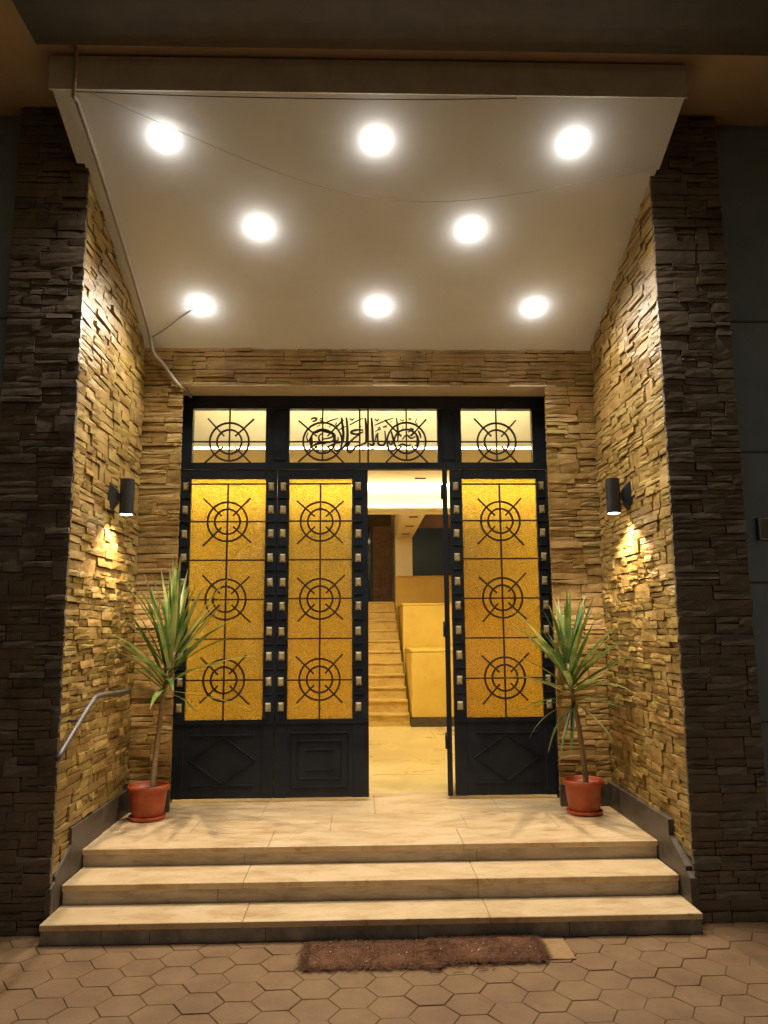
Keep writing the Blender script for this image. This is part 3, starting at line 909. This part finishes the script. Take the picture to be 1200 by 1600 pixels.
for (x, y, lab) in DL:
    z = ceil_z(y)
    e = empty('ceiling_downlight', (x, y, z))
    tag(e, 'round recessed ceiling lamp, ' + lab, 'ceiling lamp', 'canopy ceiling lamps')
    e.rotation_mode = 'XYZ'
    e.rotation_euler = rotq.to_euler()
    for nm, me_ in (('trim_ring', rim_me), ('lens', lens_me)):
        o = bpy.data.objects.new(nm, me_)
        COL.objects.link(o)
        o.parent = e
    ld = bpy.data.lights.new('lamp_light', 'SPOT')
    vary = random.uniform(0.86, 1.12)
    ld.energy = LAMP_W * vary
    ld.color = LAMP_COL
    ld.spot_size = R(150)
    ld.spot_blend = 0.7
    ld.shadow_soft_size = 0.04
    lo = bpy.data.objects.new('lamp_light', ld)
    COL.objects.link(lo)
    lo.location = (0, 0, -0.035)
    lo.parent = e
    pd = bpy.data.lights.new('bulb_light', 'POINT')
    pd.energy = BULB_W * vary
    pd.color = LAMP_COL
    pd.shadow_soft_size = 0.022
    po_ = bpy.data.objects.new('bulb_light', pd)
    COL.objects.link(po_)
    po_.location = (0, 0, -0.062)
    po_.parent = e

# ------------------------------------------------------------------ sconces
def sconce(wx, sgn, y, z, label):
    root = empty('wall_sconce', (wx, y, z))
    tag(root, label, 'wall lamp', 'black wall sconces')
    cx = wx + sgn * 0.105
    # faceted wall bracket
    b = MB()
    prof = [(0.0, -0.105, 0.035), (0.0, 0.105, 0.035), (0.055, 0.04, 0.014), (0.055, -0.04, 0.014)]
    vs_ = []
    for (dx, dz, hw) in prof:
        vs_ += [(wx + sgn * (dx - 0.01), y - hw * 1.3, z + dz), (wx + sgn * (dx - 0.01), y + hw * 1.3, z + dz)]
    b.add(vs_, [(0, 1, 3, 2), (2, 3, 5, 4), (4, 5, 7, 6), (6, 7, 1, 0), (0, 2, 4, 6), (1, 7, 5, 3)])
    b.box(min(wx + sgn * 0.03, cx), max(wx + sgn * 0.03, cx), y - 0.012, y + 0.012, z - 0.025, z + 0.025)
    b.build('bracket', M['black'], root)
    MB().lathe([(0.0005, 0.112), (0.044, 0.112), (0.048, 0.12), (0.048, -0.12), (0.043, -0.12), (0.040, -0.105), (0.040, 0.09), (0.0005, 0.09)], 24, (cx, y, z)).build('shade', M['black'], root, smooth=False)
    sh_ = [c for c in root.children if c.name.startswith('shade')][0]
    MB().lathe([(0.0005, -0.1225), (0.03, -0.1215), (0.0425, -0.116)], 20, (cx, y, z)).build('lens', M['lens'], sh_)
    ld = bpy.data.lights.new('lamp_light', 'SPOT')
    ld.energy = 70.0
    ld.color = (1.0, 0.80, 0.58)
    ld.spot_size = R(125)
    ld.spot_blend = 0.5
    ld.shadow_soft_size = 0.025
    lo = bpy.data.objects.new('lamp_light', ld)
    COL.objects.link(lo)
    lo.location = (cx, y, z - 0.128)
    attach(lo, root)
sconce(WL + 0.02, 1, 5.22, 2.50, 'black cylinder sconce shining down on the handrail wall')
sconce(WR - 0.02, -1, 5.22, 2.50, 'black cylinder sconce shining down on the wall without handrail')

# ------------------------------------------------------------------ handrail
hr = empty('handrail', (-1.58, 4.3, 0.9))
tag(hr, 'bent steel tube handrail on the stone wall beside the steps', 'handrail')
MB().tube(curve_pts([(-1.60, 4.30, 0.94), (-1.60, 4.55, 1.065), (-1.60, 4.80, 1.185), (-1.60, 4.92, 1.215), (-1.60, 5.30, 1.205), (-1.60, 5.52, 1.20)], 5), 0.0155, 10).build('tube', M['chrome'], hr, smooth=True)
for (y, z) in ((4.66, 1.118), (5.36, 1.203)):
    MB().tube([(-1.60, y, z), (-1.63, y, z - 0.02), (-1.69, y, z - 0.02)], 0.008, 6).build('bracket', M['chrome'], hr, smooth=True)

# ------------------------------------------------------------------ conduit and wires
c1 = [(-1.585, 3.96, 4.86), (-1.59, 4.005, 4.70), (-1.585, 4.03, 4.575)]
pip = [(-1.59, 3.985, 4.858), (-1.592, 3.998, 4.72), (-1.60, 4.015, 4.58), (-1.606, 4.09, ceil_z(4.09) - 0.03), (-1.60, 4.42, ceil_z(4.42) - 0.02), (-1.598, 4.85, ceil_z(4.85) - 0.02), (-1.60, 5.30, ceil_z(5.30) - 0.018), (-1.607, 5.72, ceil_z(5.72) - 0.022), (-1.60, 5.83, 3.745), (-1.53, 5.865, 3.66), (-1.41, 5.872, 3.50), (-1.375, 6.0, 3.49), (-1.372, 6.15, 3.487)]
tag(MB().tube(curve_pts(pip, 5), 0.0135, 8).build('conduit_pipe', M['pvc'], None, smooth=True), 'pale conduit pipe running along the canopy ceiling edge', 'pipe')
w1 = []
for i in range(25):
    t = i / 24
    x = -1.53 + t * (1.78 + 1.53)
    y = 4.05 + 0.42 * t + 0.30 * math.sin(math.pi * t)
    w1.append((x, y, ceil_z(y) - 0.012 - 0.10 * math.sin(math.pi * t) ** 2))
tag(MB().tube(w1, 0.0018, 5).build('hanging_wire', M['pvc'], None, smooth=True), 'thin wire sagging across the white canopy ceiling', 'wire')
w2 = [(-1.59, 4.01, 4.60), (-1.0, 4.012, 4.585), (-0.3, 4.012, 4.578), (0.4, 4.012, 4.582), (0.9, 4.014, 4.60)]
tag(MB().tube(curve_pts(w2, 4), 0.003, 5).build('fascia_wire', M['wire'], None, smooth=True), 'thin wire along the bottom edge of the fascia', 'wire')
w3 = [(-1.24, 5.53, ceil_z(5.53) - 0.006), (-1.36, 5.60, ceil_z(5.60) - 0.02), (-1.50, 5.70, ceil_z(5.7) - 0.03), (-1.595, 5.76, ceil_z(5.76) - 0.03)]
tag(MB().tube(curve_pts(w3, 4), 0.0035, 5).build('lamp_wire', M['wire'], None, smooth=True), 'short loose wire from a back row lamp to the conduit', 'wire')

# ------------------------------------------------------------------ potted plants
def strap_leaf(root, base, az, el, length, width, droop, rn, mat=None):
    """tapered, channelled strap leaf bending under gravity"""
    n = 9
    d = Vector((math.cos(az) * math.cos(el), math.sin(az) * math.cos(el), math.sin(el)))
    p = Vector((0, 0, 0))
    side0 = Vector((-math.sin(az), math.cos(az), 0))
    tw = rn.uniform(-0.5, 0.5)
    vs_, fs_ = [], []
    for i in range(n + 1):
        q = i / n
        w = width * (0.55 + 1.2 * q if q < 0.35 else (1 - ((q - 0.35) / 0.65) ** 1.8) * 0.97 + 0.03) * 0.5
        up = side0.cross(d).normalized()
        s = (side0 * math.cos(tw * q) + up * math.sin(tw * q)).normalized()
        nn = d.cross(s).normalized()
        vs_ += [p - s * w + nn * w * 0.35, p, p + s * w + nn * w * 0.35]
        p = p + d * (length / n)
        d = (d + Vector((0, 0, -droop * (0.35 + 1.3 * q) / n))).normalized()
    for i in range(n):
        for j in (0, 1):
            fs_.append((i * 3 + j, i * 3 + j + 1, (i + 1) * 3 + j + 1, (i + 1) * 3 + j))
    me = bpy.data.meshes.new('leaf')
    me.from_pydata([tuple(v) for v in vs_], [], fs_)
    me.polygons.foreach_set('use_smooth', [True] * len(me.polygons))
    at = me.attributes.new('tip', 'FLOAT', 'POINT')
    dry = rn.choice([0, 0, 0.03, 0.08])
    at.data.foreach_set('value', [(i // 3) / n + dry for i in range(len(vs_))])
    me.materials.append(M['leaf'])
    o = bpy.data.objects.new('leaf', me)
    COL.objects.link(o)
    o.location = base
    attach(o, root)

def potted(x, y, label, trunk, crown, seed):
    rn = random.Random(seed)
    z = PZ
    root = empty('potted_plant', (x, y, z))
    tag(root, label, 'potted plant', 'terracotta potted plants by the doors')
    pot = MB().lathe([(0.0005, 0.012), (0.100, 0.012), (0.104, 0.016), (0.118, 0.10), (0.129, 0.196), (0.142, 0.198), (0.144, 0.216), (0.142, 0.232), (0.134, 0.234), (0.128, 0.226), (0.124, 0.18), (0.0005, 0.178)], 40, (x, y, z)).build('pot', M['pot'], root, smooth=True)
    MB().lathe([(0.0005, 0.004), (0.100, 0.002), (0.118, 0.006), (0.127, 0.026), (0.122, 0.030), (0.114, 0.014), (0.0005, 0.012)], 40, (x, y, z - 0.001)).build('saucer', M['pot'], root, smooth=True)
    s = MB()
    sv = []
    for k in range(24):
        a = 2 * math.pi * k / 24
        sv.append((x + 0.124 * math.cos(a), y + 0.124 * math.sin(a), z + 0.19 + rn.uniform(-0.004, 0.004)))
    s.add(sv + [(x, y, z + 0.205)], [(k, (k + 1) % 24, 24) for k in range(24)])
    s.build('soil', M['soil'], pot, smooth=True)
    tp = curve_pts(trunk, 5)
    rr = [0.019 - 0.005 * i / len(tp) + (0.0018 if i % 2 else 0) for i in range(len(tp))]
    MB().tube(tp, rr, 10).build('trunk', M['trunk'], root, smooth=True)
    for (base, az, el, L_, w_, dr) in crown(rn):
        for _ in range(12):
            tip = base + Vector((math.cos(az), math.sin(az), 0)) * math.cos(el) * L_
            if tip.x < -1.64 or tip.x > 1.80:
                az += R(14) if (tip.x < 0) else -R(14)
            elif tip.y > 5.86:
                el += R(7)
            else:
                break
        strap_leaf(root, base, az, el, L_, w_, dr, rn)

def crown_a(rn):
    out = []
    b0 = Vector((-1.385, 5.66, 1.19))
    lean = Vector((0.07, -0.02, 0.30))
    for i in range(58):
        q = i / 57
        base = b0 + lean * (q ** 0.9)
        az = i * 2.39996 + rn.uniform(-0.3, 0.3)
        el = R(2 + 80 * q ** 0.85 + rn.uniform(-12, 12))
        # the plant leans away from the wall
        if math.cos(az) < -0.3 and q < 0.62:
            el += R(rn.uniform(22, 42))
        L_ = rn.uniform(0.54, 0.76) * (1.0 - 0.06 * q)
        out.append((base, az, min(el, R(88)), L_, rn.uniform(0.034, 0.047), rn.uniform(0.30, 1.0) * (1.1 - 0.75 * q)))
    out.append((b0 + Vector((0, -0.01, -0.015)), R(226), R(10), 0.44, 0.028, 0.10))
    out.append((b0 + Vector((0, -0.01, 0.0)), R(215), R(36), 0.40, 0.028, 0.2))
    out.append((b0 + Vector((0.01, -0.01, -0.02)), R(-30), R(-6), 0.36, 0.026, 1.3))
    out.append((b0 + Vector((-0.0, -0.01, -0.03)), R(215), R(-10), 0.17, 0.022, 0.5))
    return out
def crown_b(rn):
    out = []
    b0 = Vector((1.515, 5.64, 1.10))
    lean = Vector((-0.03, -0.02, 0.26))
    for i in range(54):
        q = i / 53
        base = b0 + lean * (q ** 0.9)
        az = i * 2.39996 + 0.7 + rn.uniform(-0.3, 0.3)
        el = R(2 + 80 * q ** 0.75 + rn.uniform(-10, 10))
        L_ = rn.uniform(0.46, 0.66) * (1.02 - 0.08 * q)
        out.append((base, az, min(el, R(88)), L_, rn.uniform(0.032, 0.045), rn.uniform(0.20, 0.95) * (1.1 - 0.75 * q)))
    for (az, el, L_, dr) in ((205, -38, 0.42, 1.5), (228, -50, 0.46, 0.8), (245, -55, 0.40, 0.7), (-35, -32, 0.40, 0.9), (182, 4, 0.40, 0.9), (10, 6, 0.34, 0.15), (190, -15, 0.44, 1.4)):
        out.append((b0 + Vector((0, -0.01, -0.02)), R(az), R(el), L_, 0.027, dr))
    return out
potted(-1.478, 5.69, 'spiky green potted plant with dense upright crown, beside the handrail wall', [(-1.45, 5.69, 0.50), (-1.435, 5.69, 0.75), (-1.41, 5.68, 1.0), (-1.385, 5.66, 1.19), (-1.315, 5.64, 1.48)], crown_a, 21)
potted(1.568, 5.67, 'spiky green potted plant with drooping lower leaves, by the wall without handrail', [(1.59, 5.67, 0.50), (1.575, 5.67, 0.72), (1.545, 5.66, 0.95), (1.515, 5.64, 1.10), (1.485, 5.62, 1.36)], crown_b, 33)

# ------------------------------------------------------------------ doormats
def coir(x0, x1, y0, y1, rot, label, seed, ragged, z=0.004):
    rn = random.Random(seed)
    root = empty('doormat', ((x0 + x1) / 2, (y0 + y1) / 2, 0))
    tag(root, label, 'doormat', 'worn brown coir mats')
    nx, ny = 30, 16
    vs_, fs_ = [], []
    for j in range(ny + 1):
        for i in range(nx + 1):
            x, y = x0 + (x1 - x0) * i / nx, y0 + (y1 - y0) * j / ny
            e = 0.0
            if i in (0, nx): x += rn.uniform(-ragged, ragged)
            if j in (0, ny): y += rn.uniform(-ragged, ragged)
            h = 0.010 + 0.005 * noise.noise(Vector((x * 6, y * 6, seed))) + rn.uniform(-0.002, 0.002)
            if i in (0, nx) or j in (0, ny): h = 0.003
            vs_.append((x, y, z + h))
    for j in range(ny):
        for i in range(nx):
            a = j * (nx + 1) + i
            fs_.append((a, a + 1, a + nx + 2, a + nx + 1))
    MB().add(vs_, fs_).build('mat_body', M['mat'], root, smooth=True)
    fb = MB()
    for k in range(5200):
        edge = rn.random() < 0.42
        x, y = rn.uniform(x0, x1), rn.uniform(y0, y1)
        az = rn.uniform(0, 2 * math.pi)
        el, L_ = rn.uniform(-0.1, 0.3), rn.uniform(0.006, 0.014)
        if edge:
            s = rn.random()
            if s < 0.24: x, az = x0 + rn.uniform(-0.01, 0.02), math.pi + rn.uniform(-0.7, 0.7)
            elif s < 0.46: x, az = x1 + rn.uniform(-0.02, 0.01), rn.uniform(-0.7, 0.7)
            elif s < 0.78: y, az = y0 + rn.uniform(-0.01, 0.02), -math.pi / 2 + rn.uniform(-0.8, 0.8)
            else: y, az = y1 + rn.uniform(-0.02, 0.01), math.pi / 2 + rn.uniform(-0.8, 0.8)
            el, L_ = rn.uniform(-0.1, 0.25), rn.choice([0.015, 0.02, 0.03, 0.05]) * rn.uniform(0.7, 1.3)
        b = Vector((x, y, z + (0.006 if edge else 0.010)))
        d = Vector((math.cos(az) * math.cos(el), math.sin(az) * math.cos(el), math.sin(el)))
        s = Vector((-math.sin(az), math.cos(az), 0)) * 0.0014
        m_ = b + d * L_ * 0.55 + Vector((0, 0, 0.002))
        t = b + d * L_ + Vector((rn.uniform(-0.006, 0.006), rn.uniform(-0.006, 0.006), -0.004))
        t.z = max(t.z, 0.004)
        fb.add([b - s, b + s, m_ + s * 0.8, m_ - s * 0.8, t], [(0, 1, 2, 3), (3, 2, 4)])
    tag(fb.build('bristles', M['mat'], root, fix=False), None, None, None, 'stuff')
    db = MB()
    for k in range(16):
        x, y, s = rn.uniform(x0, x1), rn.uniform(y0, y1), rn.uniform(0.002, 0.006)
        a = rn.uniform(0, 3)
        c_, s_ = math.cos(a) * s, math.sin(a) * s
        db.add([(x - c_, y - s_, z + 0.019), (x + s_ * 0.6, y - c_ * 0.6, z + 0.017), (x + c_, y + s_, z + 0.019), (x - s_ * 0.6, y + c_ * 0.6, z + 0.017)], [(0, 1, 2, 3)])
    tag(db.build('debris', M['debris'], root, fix=False), None, None, None, 'stuff')
coir(-0.27, 0.385, 4.00, 4.30, 0, 'worn brown coir doormat with frayed edges, larger and more littered', 4, 0.014)
coir(0.37, 0.90, 4.045, 4.33, 0, 'dark brown coir doormat overlapping the tan backing sheet', 6, 0.012, 0.007)
mb_ = MB().box(0.78, 1.05, 4.062, 4.31, 0.002, 0.007).build('backing_sheet', M['matback'], None, bevel=0.001)
tag(mb_, 'flat tan sheet sticking out from under the brown doormat', 'mat sheet')
lt = MB()
rn = random.Random(77)
for k in range(26):
    x, y = rn.uniform(0.25, 0.62), rn.uniform(3.93, 4.05)
    a = rn.uniform(-0.9, 0.9)
    p = [Vector((x, y, 0.006)), Vector((x + 0.03 * math.cos(a), y + 0.03 * math.sin(a) * 0.6, 0.009)), Vector((x + 0.055 * math.cos(a + 0.4), y + 0.055 * math.sin(a + 0.4) * 0.6, 0.005))]
    lt.tube(p, 0.0016, 4)
tag(lt.build('loose_fibres', M['mat'], None), 'loose dark fibres shed beside the coir doormats', 'fibres', None, 'stuff')

# ------------------------------------------------------------------ lobby
LX0, LX1, LY0, LY1 = -2.3, 2.5, 6.34, 15.6
lf = MB().quad((LX0, 6.40, PZ - 0.0045), (LX1, 6.40, PZ - 0.0045), (LX1, LY1, PZ - 0.0045), (LX0, LY1, PZ - 0.0045)).build('lobby_floor', M['lobby_floor'])
tag(lf, 'polished yellow-cream lobby floor', None, None, 'structure')
tiles = []
for i in range(6):
    for j in range(6):
        x0, y0 = LX0 + i * 0.8, 6.455 + j * 0.8
        MB().box(x0 + 0.0015, x0 + 0.7985, y0 + 0.0015, y0 + 0.7985, PZ - 0.02, PZ - 0.001 + random.uniform(-0.0004, 0.0004)).build('tile', M['lobby_floor'], lf)
lw = MB().box(LX0 - 0.2, LX0, LY0, LY1, 0, 4.4).box(LX1, LX1 + 0.2, LY0, LY1, 0, 4.4).box(LX0, LX1, LY1, LY1 + 0.2, 0, 4.6)
lw.box(LX0, WL - 0.1, LY0, LY0 + 0.05, 0, 4.4).box(WR + 0.1, LX1, LY0, LY0 + 0.05, 0, 4.4)
lw = lw.build('lobby_wall', M['lobby_paint'])
tag(lw, 'cream painted lobby walls', None, None, 'structure')
lc = MB().box(LX0, LX1, 6.36, 6.90, 3.95, 4.05).box(LX0, LX1, 6.90, 7.0, 3.25, 4.05).box(LX0, LX1, 7.0, 8.76, 3.25, 3.35).box(LX0, LX1, 8.76, 8.86, 2.93, 4.05).box(LX0, LX1, 8.86, LY1, 3.95, 4.05).build('lobby_ceiling', M['lobby_paint'])
tag(lc, 'cream stepped lobby ceiling with bulkheads', None, None, 'structure')
MB().box(LX0, LX1, 8.62, 8.77, 2.905, 2.93).box(LX0, LX1, 8.62, 8.635, 2.93, 2.955).build('cove_ledge', M['lobby_paint'], lc)
def led(name, x0, x1, y0, y1, z0, z1, mat, lab):
    o = MB().box(x0, x1, y0, y1, z0, z1).build(name, mat, None)
    tag(o, lab, 'light strip', 'lobby light strips')
led('led_strip', LX0 + 0.01, LX1 - 0.01, 6.905, 6.925, 3.232, 3.247, M['led_dim'], 'glowing strip light behind the transom panes')
led('led_strip', LX0 + 0.01, LX1 - 0.01, 8.70, 8.735, 3.222, 3.248, M['led'], 'upper glowing strip light seen through the doorway')
led('led_strip', LX0 + 0.01, LX1 - 0.01, 8.665, 8.70, 2.932, 2.940, M['led_cove'], 'strip light hidden on the ledge below the bright bulkhead')
elp = empty('lobby_fill_light', (0.1, 6.6, 3.9))  # added light, out of view, brightens the lobby front behind the transom
tag(elp, 'long unseen panel added to light the lobby behind the transom', 'ceiling lamp')
MB().box(-1.5, 1.7, 6.48, 6.72, 3.90, 3.95).build('casing', M['trim'], elp)
MB().box(-1.48, 1.68, 6.50, 6.70, 3.894, 3.899).build('diffuser', M['fill_front'], elp)
slp = empty('stairwell_fill_light', (0.5, 9.7, 3.9))  # added light, hidden by the bulkhead, brightens stairs and parapet fronts
tag(slp, 'flat unseen panel added behind the bulkhead to light the stairs', 'ceiling lamp')
MB().box(-0.3, 1.3, 9.4, 10.0, 3.90, 3.95).build('casing', M['trim'], slp)
MB().box(-0.27, 1.27, 9.43, 9.97, 3.894, 3.899).build('diffuser', M['fill_panel'], slp)
slot = MB().box(0.60, 0.72, 8.36, 8.40, 3.238, 3.2485).build('ceiling_slot', M['black'])
tag(slot, 'small dark slot in the lobby ceiling near the strip light', 'vent')

# stairs going up at the back of the lobby
SY, SR, ST = 10.76, 0.1605, 0.27
sw = empty('lobby_staircase', (0, SY, PZ))
tag(sw, 'worn yellow stone staircase rising behind the open doorway', 'staircase')
for k in range(11):
    xr = 0.665 - 0.008 * k
    zt = PZ + SR * (k + 1)
    y0 = SY + ST * k
    MB().box(-1.3, xr, y0 + 0.022, y0 + ST + 0.03, PZ + SR * k - (0.002 if k else 0.0), zt - 0.026).build('riser', M['stair'], sw)
    MB().box(-1.3, xr, y0, (y0 + ST + 0.045) if k < 10 else LY1 - 0.01, zt - 0.025, zt).build('tread', M['stair'], sw, bevel=0.004)
MB().box(-1.3, 2.4, SY + ST * 11 + 0.06, LY1 - 0.02, PZ + SR * 11 - 0.2, PZ + SR * 11 - 0.026).build('landing', M['stair'], sw)

pw = empty('stair_parapet', (1.3, 10.75, PZ))
tag(pw, 'yellow stepped parapet wall beside the lobby staircase', 'parapet')
xs_ = 0.69
MB().box(xs_, LX1, 10.70, 12.2, PZ + 0.12, 1.305).build('lower_block', M['yellow'], pw, bevel=0.008)
MB().box(xs_ - 0.012, LX1, 10.688, 12.2, PZ - 0.002, PZ + 0.118).build('plinth', M['plinth'], pw)
MB().box(xs_ - 0.006, LX1, 10.694, 12.2, 1.307, 1.335).build('ledge', M['yellow'], pw, bevel=0.004)
MB().box(0.66, LX1, 12.2, 13.4, PZ, 1.985).build('upper_block', M['yellow'], pw, bevel=0.008)
MB().box(0.648, LX1, 12.188, 13.4, 1.987, 2.015).build('coping', M['yellow'], pw, bevel=0.004)
MB().box(0.60, LX1, 13.4, 13.52, PZ, 2.50).build('upper_parapet', M['yellow_d'], pw, bevel=0.006)
MB().box(0.592, LX1, 13.39, 13.53, 2.502, 2.525).build('coping', M['yellow_d'], pw, bevel=0.004)
# column and soffit beam with dark slots
cl = empty('lobby_column', (0.76, 13.8, 2.0))
tag(cl, 'cream column carrying a beam with three dark slots', 'column')
MB().box(0.615, 0.915, 13.6, 13.9, 1.9, 3.2).build('shaft', M['cream'], cl, bevel=0.006)
MB().box(0.615, 0.915, 9.2, 13.9, 3.202, 3.6).build('beam', M['cream'], cl, bevel=0.006)
for y in (10.95, 11.95, 12.95):
    MB().box(0.70, 0.83, y, y + 0.10, 3.194, 3.2035).build('slot', M['black'], cl)
# dark mirror and its frame
mi = empty('wall_mirror', (1.3, 13.95, 2.5))
tag(mi, 'large dark mirror glass above the upper parapet', 'mirror')
MB().box(0.93, 2.4, 13.93, 13.95, 2.45, 3.42).build('glass', M['mirror'], mi)
MB().box(0.916, 2.45, 13.951, 14.0, 1.95, 3.75).build('backing', M['brown_brick'], mi)
MB().box(0.90, 0.928, 13.915, 13.93, 2.72, 2.80).build('clip', M['trim'], mi)
# brown clad wall on the stair landing
bw = MB().box(-0.6, 0.60, 15.0, 15.2, 2.05, 3.94).build('landing_wall', M['mortar'])
tag(bw, 'brown brick wall at the top of the lobby stairs', 'wall')
rn = random.Random(9)
for (a, b, c, d) in stone_layout(0.0, 0.36, 2.06, 3.6, rn, 0.15, 0.36, 0.07, 0.13):
    v_, f_ = stone_geo(a + 0.002, b - 0.002, c + 0.002, d - 0.002, 0.015, rn)
    mid = Vector((0.24 + (a + b) / 2, 15.0, (c + d) / 2))
    me = make_mesh('stone', [(0.24 + p[0] - mid.x, -p[2], p[1] - mid.z) for p in v_], f_, M['brown_brick'])
    o = bpy.data.objects.new('stone', me)
    COL.objects.link(o)
    o.location = mid
    attach(o, bw)
lwn = empty('landing_window', (0.0, 14.98, 2.1))
tag(lwn, 'tall dark window beside the brown brick landing wall', 'window')
MB().box(-0.55, 0.19, 14.96, 14.985, 2.1, 3.6).build('pane', M['mirror'], lwn)
MB().box(0.19, 0.225, 14.94, 14.995, 2.09, 3.62).build('frame', M['iron'], lwn)
